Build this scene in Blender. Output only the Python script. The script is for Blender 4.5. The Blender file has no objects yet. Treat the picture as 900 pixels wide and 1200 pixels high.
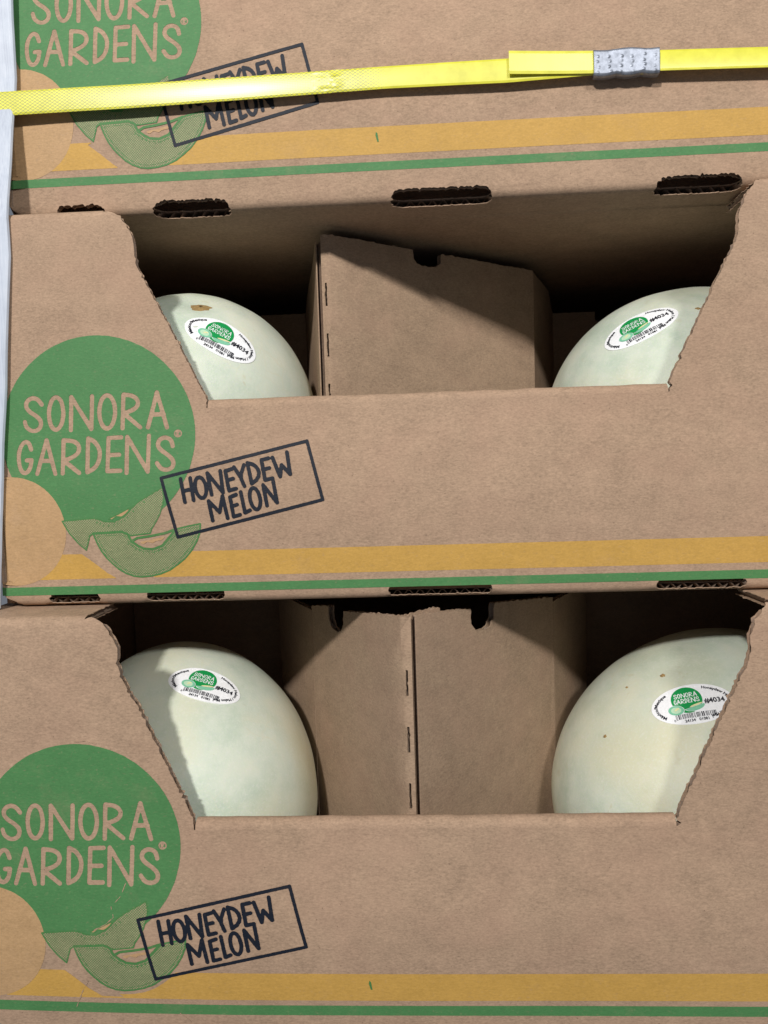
import bpy, bmesh, math, random
import numpy as np
from mathutils import Vector, Matrix, noise, geometry
from math import sin, cos, pi, radians, hypot, atan2, sqrt
random.seed(7)
sc = bpy.context.scene
COL = sc.collection

# ---------------------------------------------------------------- camera
cam_d = bpy.data.cameras.new('camera'); cam = bpy.data.objects.new('camera', cam_d); COL.objects.link(cam)
YAW, PITCH, ROLL = 0.04862, -0.05875, -0.03138
F = Vector((-sin(YAW)*cos(PITCH), cos(YAW)*cos(PITCH), sin(PITCH)))
R0 = Vector((cos(YAW), sin(YAW), 0)); U0 = R0.cross(F)
RR = cos(ROLL)*R0 + sin(ROLL)*U0; UU = -sin(ROLL)*R0 + cos(ROLL)*U0
M = Matrix((RR, UU, -F)).transposed().to_4x4(); M.translation = Vector((-0.00858, -0.40309, 0.06882))
cam.matrix_world = M
cam_d.sensor_fit = 'VERTICAL'; cam_d.sensor_height = 36; cam_d.sensor_width = 27; cam_d.lens = 27
cam_d.clip_start = .02; cam_d.clip_end = 50
sc.camera = cam
# ---------------------------------------------------------------- light
w = bpy.data.worlds.new('World'); sc.world = w; w.use_nodes = True
w.node_tree.nodes['Background'].inputs[0].default_value = (.80, .87, 1.0, 1)
w.node_tree.nodes['Background'].inputs[1].default_value = .19
def area(name, d, dist, power, sx, sy, colr):
    l = bpy.data.lights.new(name, 'AREA'); l.shape = 'RECTANGLE'; l.size = sx; l.size_y = sy; l.energy = power; l.color = colr
    o = bpy.data.objects.new(name, l); COL.objects.link(o)
    v = Vector(d).normalized(); o.location = Vector((0, 0, .05)) + v*dist
    o.rotation_euler = v.to_track_quat('Z', 'Y').to_euler()
    return o
area('store_lamp', (-.40, -1.30, .80), 1.60, 21.0, .10, .075, (1, .97, .94))
area('store_lamp', (.58, -1.30, .84), 1.65, 11.0, .20, .10, (1, .97, .94))
sc.view_settings.view_transform = 'Standard'; sc.view_settings.look = 'None'
sc.view_settings.exposure = 0; sc.view_settings.gamma = 1
sc.render.engine = 'CYCLES'

# ---------------------------------------------------------------- materials
def mat(name):
    m = bpy.data.materials.new(name); m.use_nodes = True
    return m, m.node_tree, m.node_tree.nodes['Principled BSDF']
def N(nt, t, **k):
    n = nt.nodes.new(t)
    for a, b in k.items(): setattr(n, a, b)
    return n
def noise_n(nt, vec, scale, detail=4, rough=.6):
    n = N(nt, 'ShaderNodeTexNoise'); n.inputs['Scale'].default_value = scale; n.inputs['Detail'].default_value = detail
    n.inputs['Roughness'].default_value = rough
    if vec: nt.links.new(vec, n.inputs['Vector'])
    return n.outputs['Fac']
def mapping(nt, vec, scale):
    n = N(nt, 'ShaderNodeMapping'); n.inputs['Scale'].default_value = scale; nt.links.new(vec, n.inputs['Vector']); return n.outputs[0]
def math_n(nt, op, a, b=None, clamp=False):
    n = N(nt, 'ShaderNodeMath', operation=op, use_clamp=clamp)
    for i, v in enumerate((a, b)):
        if v is None: continue
        if isinstance(v, (int, float)): n.inputs[i].default_value = v
        else: nt.links.new(v, n.inputs[i])
    return n.outputs[0]
def ramp(nt, fac, stops):
    n = N(nt, 'ShaderNodeValToRGB'); e = n.color_ramp.elements
    while len(e) < len(stops): e.new(.5)
    for el, (p, c) in zip(e, stops): el.position = p; el.color = (*c, 1)
    nt.links.new(fac, n.inputs[0]); return n.outputs[0]
def mixc(nt, fac, a, b, bt='MIX'):
    n = N(nt, 'ShaderNodeMix', data_type='RGBA', blend_type=bt)
    for i, v in ((0, fac), (6, a), (7, b)):
        if isinstance(v, (int, float)): n.inputs[i].default_value = v
        elif isinstance(v, tuple): n.inputs[i].default_value = (*v, 1)
        else: nt.links.new(v, n.inputs[i])
    return n.outputs[2]
def bump(nt, p, h, strength, dist):
    n = N(nt, 'ShaderNodeBump'); n.inputs['Strength'].default_value = strength; n.inputs['Distance'].default_value = dist
    nt.links.new(h, n.inputs['Height']); nt.links.new(n.outputs[0], p.inputs['Normal'])
def coords(nt):
    """object coordinates plus a random offset for each object"""
    t = N(nt, 'ShaderNodeTexCoord'); oi = N(nt, 'ShaderNodeNewGeometry')
    return oi.outputs['Position']
KRAFT = (.374, .257, .174)
def kraft_nodes(nt, base=KRAFT):
    v = coords(nt)
    fib = noise_n(nt, mapping(nt, v, (420, 420, 1000)), 1, 3, .65)
    fle = noise_n(nt, mapping(nt, v, (900, 900, 1500)), 1, 2, .6)
    med = noise_n(nt, mapping(nt, v, (70, 70, 95)), 1, 4, .6)
    big = noise_n(nt, v, 11, 3, .55)
    a = math_n(nt, 'ADD', math_n(nt, 'MULTIPLY', fib, .36), math_n(nt, 'MULTIPLY', med, .22))
    a = math_n(nt, 'ADD', a, math_n(nt, 'MULTIPLY', big, .14))
    a = math_n(nt, 'ADD', a, math_n(nt, 'MULTIPLY', fle, .28))
    d = tuple(c*.66 for c in base); l = tuple(min(1, c*1.36) for c in base)
    c = ramp(nt, a, [(.34, d), (.50, base), (.68, l)])
    hue = noise_n(nt, v, 27, 3, .6)
    c = mixc(nt, math_n(nt, 'MULTIPLY', math_n(nt, 'SUBTRACT', hue, .45, True), 1.0, True), c, (.42, .258, .182))
    # sparse dark specks in the recycled pulp
    vo = N(nt, 'ShaderNodeTexVoronoi'); vo.inputs['Scale'].default_value = 150; nt.links.new(v, vo.inputs['Vector'])
    sp = math_n(nt, 'LESS_THAN', vo.outputs['Distance'], .055)
    c = mixc(nt, math_n(nt, 'MULTIPLY', sp, .45), c, (.12, .07, .05))
    return v, a, c, fib
def make_kraft(name, base=KRAFT):
    m, nt, p = mat(name)
    v, a, c, fib = kraft_nodes(nt, base)
    nt.links.new(c, p.inputs['Base Color']); p.inputs['Roughness'].default_value = .82
    p.inputs['Specular IOR Level'].default_value = .19
    sx = N(nt, 'ShaderNodeSeparateXYZ'); nt.links.new(v, sx.inputs[0])
    wv = math_n(nt, 'SINE', math_n(nt, 'MULTIPLY', sx.outputs[0], 2*pi/.0062))
    h = math_n(nt, 'ADD', math_n(nt, 'MULTIPLY', wv, .10), math_n(nt, 'ADD', fib, math_n(nt, 'MULTIPLY', noise_n(nt, v, 60, 3), .6)))
    dent = noise_n(nt, v, 24, 2, .5)
    h = math_n(nt, 'ADD', h, math_n(nt, 'MULTIPLY', dent, 3.0))
    bump(nt, p, h, .5, .00024)
    return m
def make_ink(name, colr, cover=.9, rough=.6, halftone=None):
    m, nt, p = mat(name)
    v, a, c, fib = kraft_nodes(nt)
    k = ramp(nt, a, [(.36, tuple(x*.80 for x in colr)), (.6, colr), (.76, tuple(min(1, x*1.25) for x in colr))])
    wear = math_n(nt, 'MULTIPLY', math_n(nt, 'SUBTRACT', noise_n(nt, mapping(nt, v, (500, 500, 900)), 1, 3, .7), .58, True), 3.2, True)
    rub = math_n(nt, 'MULTIPLY', math_n(nt, 'SUBTRACT', noise_n(nt, v, 38, 5, .7), .57, True), 3.0, True)
    wear = math_n(nt, 'ADD', wear, math_n(nt, 'MULTIPLY', rub, .55), True)
    f = math_n(nt, 'SUBTRACT', cover, math_n(nt, 'MULTIPLY', wear, .45 if cover < 1 else .12), True)
    if halftone:
        mp = N(nt, 'ShaderNodeMapping'); mp.inputs['Rotation'].default_value = (0, radians(45), 0); nt.links.new(v, mp.inputs['Vector'])
        s = N(nt, 'ShaderNodeSeparateXYZ'); nt.links.new(mp.outputs[0], s.inputs[0])
        q = math_n(nt, 'ADD', math_n(nt, 'SINE', math_n(nt, 'MULTIPLY', s.outputs[0], 2*pi/.00095)),
                   math_n(nt, 'SINE', math_n(nt, 'MULTIPLY', s.outputs[2], 2*pi/.00095)))
        dots = math_n(nt, 'ADD', math_n(nt, 'MULTIPLY', q, .9), .5+halftone, True)
        f = math_n(nt, 'MULTIPLY', f, dots)
    nt.links.new(mixc(nt, f, c, k), p.inputs['Base Color'])
    p.inputs['Roughness'].default_value = rough; p.inputs['Specular IOR Level'].default_value = .3
    bump(nt, p, fib, .4, .0002)
    return m
M_K = make_kraft('kraft_cardboard')
M_KV = make_kraft('kraft_divider_board', (.345, .243, .163))
M_KD = make_kraft('kraft_fluting', (.27, .20, .15))
M_G = make_ink('green_ink', (.050, .218, .068), .93)
M_Y = make_ink('yellow_ink', (.58, .335, .058), .86)
M_T = make_ink('pale_orange_ink', (.55, .33, .125), .56)
M_HG = make_ink('green_halftone_ink', (.062, .225, .068), .86, .6, .32)
M_OL = make_ink('olive_ink', (.040, .200, .050), .92)
M_N = make_ink('navy_ink', (.006, .010, .020), 1.0)
def flat(name, colr, rough=.5, spec=.4):
    m, nt, p = mat(name); p.inputs['Roughness'].default_value = rough; p.inputs['Specular IOR Level'].default_value = spec
    v = coords(nt); n_ = noise_n(nt, v, 900, 3)
    nt.links.new(ramp(nt, n_, [(.3, tuple(x*.95 for x in colr)), (.7, tuple(min(1, x*1.08) for x in colr))]), p.inputs['Base Color'])
    return m
M_ST = flat('sticker_white', (.90, .91, .92), .32)
M_SG = flat('sticker_green', (.010, .30, .075), .35)
M_SM = flat('sticker_mint', (.22, .55, .36), .35)
M_SL = flat('sticker_pale_green', (.50, .72, .50), .35)
M_SY = flat('sticker_cream', (.75, .72, .40), .35)
M_SB = flat('sticker_black', (.012, .013, .022), .4)
def make_melon():
    m, nt, p = mat('honeydew_rind')
    t = N(nt, 'ShaderNodeTexCoord'); v = t.outputs['Object']
    oi = N(nt, 'ShaderNodeObjectInfo')
    add = N(nt, 'ShaderNodeVectorMath', operation='ADD'); nt.links.new(v, add.inputs[0])
    cb = N(nt, 'ShaderNodeCombineXYZ'); nt.links.new(math_n(nt, 'MULTIPLY', oi.outputs['Random'], 3.7), cb.inputs[0]); nt.links.new(cb.outputs[0], add.inputs[1])
    v = add.outputs[0]
    big = noise_n(nt, v, 15, 4, .6); fine = noise_n(nt, v, 760, 4, .7); mid_ = noise_n(nt, v, 75, 4, .6)
    a = math_n(nt, 'ADD', math_n(nt, 'MULTIPLY', big, .6), math_n(nt, 'MULTIPLY', mid_, .4))
    c = ramp(nt, a, [(.36, (.52, .61, .49)), (.50, (.635, .695, .575)), (.63, (.71, .73, .59))])
    c = mixc(nt, math_n(nt, 'MULTIPLY', math_n(nt, 'SUBTRACT', noise_n(nt, v, 10, 2), .52, True), 3.2, True), c, (.64, .60, .37))
    c = mixc(nt, math_n(nt, 'MULTIPLY', math_n(nt, 'SUBTRACT', fine, .50, True), 2.4, True), c, (.74, .76, .68))
    dv = N(nt, 'ShaderNodeVectorMath', operation='ADD'); nz = N(nt, 'ShaderNodeTexNoise'); nz.inputs['Scale'].default_value = 60; nt.links.new(v, nz.inputs['Vector'])
    sc_ = N(nt, 'ShaderNodeVectorMath', operation='SCALE'); sc_.inputs['Scale'].default_value = .012; nt.links.new(nz.outputs['Color'], sc_.inputs[0])
    nt.links.new(v, dv.inputs[0]); nt.links.new(sc_.outputs[0], dv.inputs[1])
    vo = N(nt, 'ShaderNodeTexVoronoi', feature='DISTANCE_TO_EDGE'); vo.inputs['Scale'].default_value = 95; nt.links.new(dv.outputs[0], vo.inputs['Vector'])
    vein = math_n(nt, 'LESS_THAN', vo.outputs['Distance'], .045)
    patch = math_n(nt, 'MULTIPLY', math_n(nt, 'SUBTRACT', noise_n(nt, v, 22, 3), .52, True), 3.5, True)
    vein = math_n(nt, 'MULTIPLY', vein, patch)
    c = mixc(nt, math_n(nt, 'MULTIPLY', vein, .34), c, (.70, .64, .44))
    bl = math_n(nt, 'MULTIPLY', math_n(nt, 'SUBTRACT', noise_n(nt, v, 70, 3, .55), .66, True), 8, True)
    c = mixc(nt, math_n(nt, 'MULTIPLY', bl, .42), c, (.50, .42, .22))
    sf = math_n(nt, 'GREATER_THAN', noise_n(nt, mapping(nt, v, (60, 330, 120)), 1, 3, .6), .715)
    c = mixc(nt, math_n(nt, 'MULTIPLY', sf, .24), c, (.52, .44, .26))
    nt.links.new(c, p.inputs['Base Color'])
    nt.links.new(math_n(nt, 'ADD', math_n(nt, 'MULTIPLY', mid_, .25), .36), p.inputs['Roughness'])
    p.inputs['Specular IOR Level'].default_value = .35
    p.inputs['Subsurface Weight'].default_value = .10; p.inputs['Subsurface Radius'].default_value = (.006, .008, .004)
    p.inputs['Subsurface Scale'].default_value = .6
    h = math_n(nt, 'ADD', math_n(nt, 'MULTIPLY', fine, .5), math_n(nt, 'MULTIPLY', mid_, .8))
    bump(nt, p, h, .45, .0006)
    return m
M_M = make_melon()
M_CORK = make_kraft('dried_stem_cork', (.33, .22, .09))
M_DK = make_kraft('dark_stem_hole', (.07, .045, .02))
def make_strap():
    m, nt, p = mat('yellow_plastic_strap')
    v = coords(nt)
    s = N(nt, 'ShaderNodeSeparateXYZ'); nt.links.new(v, s.inputs[0])
    x = math_n(nt, 'MULTIPLY', s.outputs[0], 2*pi/.0054); z = math_n(nt, 'MULTIPLY', s.outputs[2], 2*pi/.0034)
    h = math_n(nt, 'MULTIPLY', math_n(nt, 'SINE', math_n(nt, 'ADD', x, z)), math_n(nt, 'SINE', math_n(nt, 'SUBTRACT', x, z)))
    h = math_n(nt, 'ABSOLUTE', h)
    n_ = noise_n(nt, v, 130, 4)
    c = ramp(nt, n_, [(.3, (.60, .58, .022)), (.7, (.76, .73, .045))])
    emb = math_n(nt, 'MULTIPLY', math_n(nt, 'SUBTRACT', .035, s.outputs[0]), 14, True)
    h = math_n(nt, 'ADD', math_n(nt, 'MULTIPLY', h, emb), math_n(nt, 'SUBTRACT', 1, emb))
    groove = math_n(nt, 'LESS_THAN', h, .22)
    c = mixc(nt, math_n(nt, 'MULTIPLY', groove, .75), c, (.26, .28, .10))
    nt.links.new(c, p.inputs['Base Color'])
    p.inputs['Roughness'].default_value = .48; p.inputs['Specular IOR Level'].default_value = .6
    p.inputs['Coat Weight'].default_value = .65; p.inputs['Coat Roughness'].default_value = .29
    hh = math_n(nt, 'ADD', math_n(nt, 'MINIMUM', h, .35), math_n(nt, 'MULTIPLY', n_, .35))
    bump(nt, p, hh, .55, .00026)
    return m
M_SP = make_strap()
def make_metal():
    m, nt, p = mat('galvanised_steel'); v = coords(nt)
    n_ = noise_n(nt, v, 350, 4)
    nt.links.new(ramp(nt, n_, [(.3, (.20, .22, .26)), (.7, (.34, .37, .43))]), p.inputs['Base Color'])
    p.inputs['Metallic'].default_value = .75; p.inputs['Roughness'].default_value = .5
    bump(nt, p, n_, .2, .0001); return m
M_ME = make_metal()
def make_post():
    m, nt, p = mat('pale_blue_board'); v = coords(nt)
    st = noise_n(nt, mapping(nt, v, (900, 900, 22)), 1, 4, .7)
    n_ = noise_n(nt, v, 90, 4)
    a = math_n(nt, 'ADD', math_n(nt, 'MULTIPLY', st, .6), math_n(nt, 'MULTIPLY', n_, .4))
    nt.links.new(ramp(nt, a, [(.35, (.42, .46, .54)), (.5, (.50, .55, .63)), (.68, (.58, .62, .69))]), p.inputs['Base Color'])
    p.inputs['Roughness'].default_value = .42; bump(nt, p, a, .4, .0004); return m
M_PO = make_post()

# ---------------------------------------------------------------- object helpers
def link(name, verts, faces, m, parent=None, smooth=False):
    me = bpy.data.meshes.new(name); me.from_pydata([tuple(map(float, v)) for v in verts], [], faces); me.update()
    ms = m if isinstance(m, list) else [m]
    for q in ms: me.materials.append(q)
    if smooth: me.polygons.foreach_set('use_smooth', [True]*len(me.polygons))
    o = bpy.data.objects.new(name, me); COL.objects.link(o)
    if parent: o.parent = parent
    return o
def thing(name, label, cat, loc, group=None):
    o = bpy.data.objects.new(name, None); COL.objects.link(o); o.location = loc; o.empty_display_size = .05
    o['label'] = label; o['category'] = cat
    if group: o['group'] = group
    return o
def inside(loops, P):
    P = np.asarray(P, float); c = np.zeros(len(P), bool)
    for L in loops:
        a = np.asarray(L, float); b = np.roll(a, -1, 0)
        for (x1, y1), (x2, y2) in zip(a, b):
            if y1 == y2: continue
            k = ((y1 > P[:, 1]) != (y2 > P[:, 1])) & (P[:, 0] < (x2-x1)*(P[:, 1]-y1)/(y2-y1)+x1)
            c ^= k
    return c
def resample(pts, step):
    out = []
    for (x1, y1), (x2, y2) in zip(pts[:-1], pts[1:]):
        n = max(1, int(round(hypot(x2-x1, y2-y1)/step)))
        out += [(x1+(x2-x1)*i/n, y1+(y2-y1)*i/n) for i in range(n)]
    return out+[pts[-1]]
def torn(pts, step=.0011, amp=.0005, seed=0):
    """a die cut or torn edge: fine uneven teeth along a line"""
    rnd = random.Random(seed); q = resample(pts, step); out = []
    for i, p in enumerate(q):
        nib = amp*rnd.uniform(.8, 2.0)*rnd.choice((-1, 1)) if rnd.random() < .13 else 0
        a, b = q[max(0, i-1)], q[min(len(q)-1, i+1)]
        t = hypot(b[0]-a[0], b[1]-a[1]) or 1; nx, ny = (b[1]-a[1])/t, -(b[0]-a[0])/t
        k = 0 if i in (0, len(q)-1) else amp*(rnd.choice((-1, -.6, -.2, .1, .3, 1.0))*rnd.uniform(.3, 1)+.35*noise.noise((p[0]*210+seed, p[1]*210, 3)))+nib*(0 < i < len(q)-1)
        out.append((p[0]+nx*k, p[1]+ny*k))
    return out
def smoothline(pts, n=3):
    for _ in range(n):
        o = [pts[0]]
        for a, b in zip(pts[:-1], pts[1:]):
            o += [(.75*a[0]+.25*b[0], .75*a[1]+.25*b[1]), (.25*a[0]+.75*b[0], .25*a[1]+.75*b[1])]
        pts = o+[pts[-1]]
    return pts
def cdt(loops, grid, extra_rows=()):
    A = [np.array(L) for L in loops]
    lo = A[0].min(0); hi = A[0].max(0)
    xs = np.arange(lo[0]+grid*.5, hi[0], grid); ys = np.concatenate([np.arange(lo[1]+grid*.5, hi[1], grid), np.array(list(extra_rows))])
    G = np.array([(x, y) for y in ys for x in xs])
    if len(G):
        G = G[inside(loops, G)]
        allp = np.concatenate(A)
        keep = np.array([((allp-g)**2).sum(1).min() > (.0008)**2 for g in G]) if len(G) else []
        G = G[keep] if len(G) else G
    vs = []; ed = []
    for L in loops:
        o = len(vs); vs += [tuple(p) for p in L]; n = len(L); ed += [(o+i, o+(i+1) % n) for i in range(n)]
    vs += [tuple(g) for g in G]
    r = geometry.delaunay_2d_cdt([Vector(p) for p in vs], ed, [], 0, 1e-7)
    V = np.array([(p.x, p.y) for p in r[0]]); T = np.array([list(f) for f in r[2]])
    k = inside(loops, V[T].mean(1))
    return V, T[k]
def sheet(V, T, mapf, o0, o1):
    """thin paper liner between the offsets o0 (seen face) and o1"""
    n = len(V)
    verts = [mapf(x, s, o0) for x, s in V.tolist()]+[mapf(x, s, o1) for x, s in V.tolist()]
    faces = []; cnt = {}
    for a, b, c in T.tolist():
        if (V[b][0]-V[a][0])*(V[c][1]-V[a][1])-(V[b][1]-V[a][1])*(V[c][0]-V[a][0]) < 0: b, c = c, b
        faces += [(a, b, c), (a+n, c+n, b+n)]
        for e in ((a, b), (b, c), (c, a)): cnt[e] = cnt.get(e, 0)+1
    for (a, b) in list(cnt):
        if (b, a) not in cnt: faces.append((b, a, a+n, b+n))
    return verts, faces
def medium(loops, mapf, dx, o_mid, amp, period, step=.02, bend=0.):
    """the wavy paper between two liners, clipped by the outline (flutes run along s)"""
    segs = []
    for L in loops:
        for a, b in zip(L, L[1:]+L[:1]): segs.append((a, b))
    S = np.array([(a[0], a[1], b[0], b[1]) for a, b in segs])
    x0 = S[:, 0].min(); x1 = S[:, 0].max(); verts = []; faces = []; prev = None
    def cuts(x):
        k = ((S[:, 0] > x) != (S[:, 2] > x)); q = S[k]
        ys = np.sort(q[:, 1]+(x-q[:, 0])/(q[:, 2]-q[:, 0])*(q[:, 3]-q[:, 1]))
        ys = ys.tolist(); return [(ys[i]+.0003, ys[i+1]-.0003) for i in range(0, len(ys)-1, 2) if ys[i+1]-ys[i] > .0012]
    xs = np.arange(x0+1e-5, x1-dx, dx)
    for x in xs.tolist():
        for (a, b) in cuts(x+dx*.5):
            ss = [a]
            while ss[-1] < b-1e-9:
                st = .0012 if ss[-1] < bend else step
                nx = min(b, ss[-1]+st)
                if ss[-1] < bend < nx: nx = bend
                ss.append(nx)
            o = len(verts)
            for xx in (x, x+dx):
                off = o_mid+amp*sin(2*pi*xx/period)
                verts += [mapf(xx, s, off) for s in ss]
            n = len(ss)
            faces += [(o+i, o+i+1, o+n+i+1, o+n+i) for i in range(n-1)]
    return verts, faces
def corrugated(name, loops, mapf, parent, T=.004, grid=.012, rows=(), bend=-1., m=None, dx=.0008, period=.0060, lt=.0004):
    V, Tr = cdt(loops, grid, rows)
    v1, f1 = sheet(V, Tr, mapf, 0, lt)
    v2, f2 = sheet(V, Tr, mapf, T-lt, T)
    v3, f3 = medium(loops, mapf, dx, T/2, T/2-.0006, period, bend=bend)
    n1 = len(v1); n2 = n1+len(v2)
    o = link(name, v1+v2+v3, f1+[tuple(i+n1 for i in f) for f in f2]+[tuple(i+n2 for i in f) for f in f3], [m or M_K, M_KD], parent)
    mi = [0]*(len(f1)+len(f2))+[1]*len(f3); o.data.polygons.foreach_set('material_index', mi)
    o.data.polygons.foreach_set('use_smooth', [True]*len(mi)); o.data.set_sharp_from_angle(angle=radians(38))
    return o
def box_mesh(x0, x1, y0, y1, z0, z1):
    v = [(x, y, z) for x in (x0, x1) for y in (y0, y1) for z in (z0, z1)]
    return v, [(0, 1, 3, 2), (4, 6, 7, 5), (0, 4, 5, 1), (2, 3, 7, 6), (0, 2, 6, 4), (1, 5, 7, 3)]

# ---------------------------------------------------------------- flat print from distance fields
def seg_dist(G, lines):
    D = np.full(len(G), 9.)
    for L in lines:
        for (x1, y1), (x2, y2) in zip(L[:-1], L[1:]):
            d = np.array((x2-x1, y2-y1)); l2 = (d**2).sum() or 1e-12
            t = np.clip(((G-(x1, y1))@d)/l2, 0, 1)
            D = np.minimum(D, np.hypot(G[:, 0]-x1-t*d[0], G[:, 1]-y1-t*d[1]))
    return D
def poly_sd(G, poly):
    d = seg_dist(G, [list(poly)+[poly[0]]]); return np.where(inside([poly], G), -d, d)
def ndi(G, f, seed=0):
    return np.array([noise.noise((x*f+seed, y*f, seed*1.7)) for x, y in G])
def region(x0, x1, y0, y1, h, fn):
    """triangulate {fn<0}; returns 2D verts and faces"""
    nx = int(round((x1-x0)/h))+1; ny = int(round((y1-y0)/h))+1
    X, Y = np.meshgrid(x0+h*np.arange(nx), y0+h*np.arange(ny)); G = np.stack([X.ravel(), Y.ravel()], 1)
    D = fn(G).reshape(ny, nx); D = np.where(np.abs(D) < 1e-9, 1e-9, D)
    verts = []; idx = {}; faces = []
    def pt(i, j):
        k = (i, j)
        if k not in idx: idx[k] = len(verts); verts.append((x0+h*i, y0+h*j))
        return idx[k]
    def cr(i, j, k, l):
        key = (min((i, j), (k, l)), max((i, j), (k, l)))
        if key not in idx:
            a, b = D[j, i], D[l, k]; t = a/(a-b); idx[key] = len(verts)
            verts.append((x0+h*(i+t*(k-i)), y0+h*(j+t*(l-j))))
        return idx[key]
    full = (D[:-1, :-1] < 0) & (D[1:, :-1] < 0) & (D[:-1, 1:] < 0) & (D[1:, 1:] < 0)
    anyi = (D[:-1, :-1] < 0) | (D[1:, :-1] < 0) | (D[:-1, 1:] < 0) | (D[1:, 1:] < 0)
    for j in range(ny-1):
        i = 0
        row = np.nonzero(anyi[j])[0]; seen = -1
        for i in row:
            if i <= seen: continue
            if full[j, i]:
                k = i
                while k+1 < nx-1 and full[j, k+1] and k-i < 14: k += 1
                seen = k
                faces.append((pt(i, j), pt(k+1, j), pt(k+1, j+1), pt(i, j+1)))
            else:
                cs = [(i, j), (i+1, j), (i+1, j+1), (i, j+1)]; poly = []
                for a in range(4):
                    p, q = cs[a], cs[(a+1) % 4]
                    if D[p[1], p[0]] < 0: poly.append(pt(*p))
                    if (D[p[1], p[0]] < 0) != (D[q[1], q[0]] < 0): poly.append(cr(*p, *q))
                if len(poly) >= 3: faces.append(tuple(poly))
    return verts, faces
# ---------------------------------------------------------------- digitised print (millimetres on the panel)
LETTERS = [[(-209.01,107.63),(-211.06,110.71),(-214.12,111.42),(-216.95,109.84),(-217.76,106.73),(-215.81,104.0),(-212.21,101.7),(-209.64,98.96),(-210.09,95.59),(-212.69,93.61),(-215.79,93.96),(-218.14,96.22),(-218.62,98.66)],[(-197.39,102.52),(-197.74,99.85),(-198.44,97.45),(-199.43,95.56),(-200.6,94.36),(-201.85,93.98),(-203.05,94.44),(-204.09,95.72),(-204.85,97.67),(-205.28,100.11),(-205.32,102.79),(-204.97,105.47),(-204.26,107.86),(-203.27,109.74),(-202.1,110.93),(-200.85,111.31),(-199.66,110.85),(-198.62,109.58),(-197.86,107.64),(-197.43,105.2),(-197.39,102.52)],[(-193.69,93.58),(-192.7,111.02),(-182.53,93.81),(-181.34,110.98)],[(-169.24,102.39),(-169.6,99.65),(-170.34,97.2),(-171.39,95.26),(-172.66,94.04),(-174.02,93.65),(-175.33,94.13),(-176.46,95.43),(-177.31,97.43),(-177.79,99.93),(-177.85,102.69),(-177.49,105.42),(-176.74,107.88),(-175.69,109.8),(-174.42,111.02),(-173.07,111.41),(-171.76,110.93),(-170.63,109.63),(-169.79,107.63),(-169.31,105.14),(-169.24,102.39)],[(-165.64,93.61),(-164.35,111.22),(-159.83,110.82),(-156.76,108.55),(-156.66,105.55),(-158.99,103.23),(-164.62,101.39),(-156.04,93.76)],[(-151.87,93.62),(-146.31,111.77),(-141.71,93.28)],[(-149.57,100.27),(-143.2,100.29)],[(-215.76,84.01),(-216.8,87.45),(-218.99,88.37),(-221.67,85.42),(-222.83,80.59),(-222.54,75.1),(-220.87,71.63),(-218.38,71.56),(-216.34,74.3),(-215.72,78.3),(-218.35,78.26)],[(-212.79,70.9),(-207.14,88.58),(-202.83,70.59)],[(-210.26,77.76),(-204.67,77.58)],[(-198.83,70.71),(-197.83,88.28),(-192.52,87.86),(-189.31,85.34),(-189.78,81.35),(-193.02,79.03),(-198.2,77.5),(-189.76,70.67)],[(-185.4,70.9),(-184.41,88.8),(-180.79,87.11),(-177.97,82.18),(-178.91,76.16),(-181.58,72.6),(-185.4,70.9)],[(-166.5,88.82),(-173.3,88.68),(-174.48,71.17),(-167.43,71.19)],[(-173.78,79.63),(-167.85,79.68)],[(-164.16,69.88),(-163.17,88.95),(-152.67,70.25),(-151.48,89.16)],[(-138.88,83.33),(-139.58,86.72),(-142.81,88.27),(-146.07,86.94),(-147.08,83.84),(-145.12,81.12),(-141.2,78.59),(-138.53,75.49),(-139.06,72.12),(-142.2,70.65),(-145.6,71.48),(-147.54,74.56)]]
REG = [[(-134.05,89.78),(-134.27,89.01),(-134.8,88.4),(-135.55,88.08),(-136.37,88.1),(-137.09,88.48),(-137.57,89.12),(-137.71,89.91),(-137.49,90.68),(-136.95,91.29),(-136.2,91.61),(-135.39,91.58),(-134.67,91.21),(-134.19,90.57),(-134.05,89.78)],[(-136.54,88.91),(-136.44,90.82),(-135.59,90.8),(-135.37,90.19),(-136.37,89.74),(-135.31,88.86)]]
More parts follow.
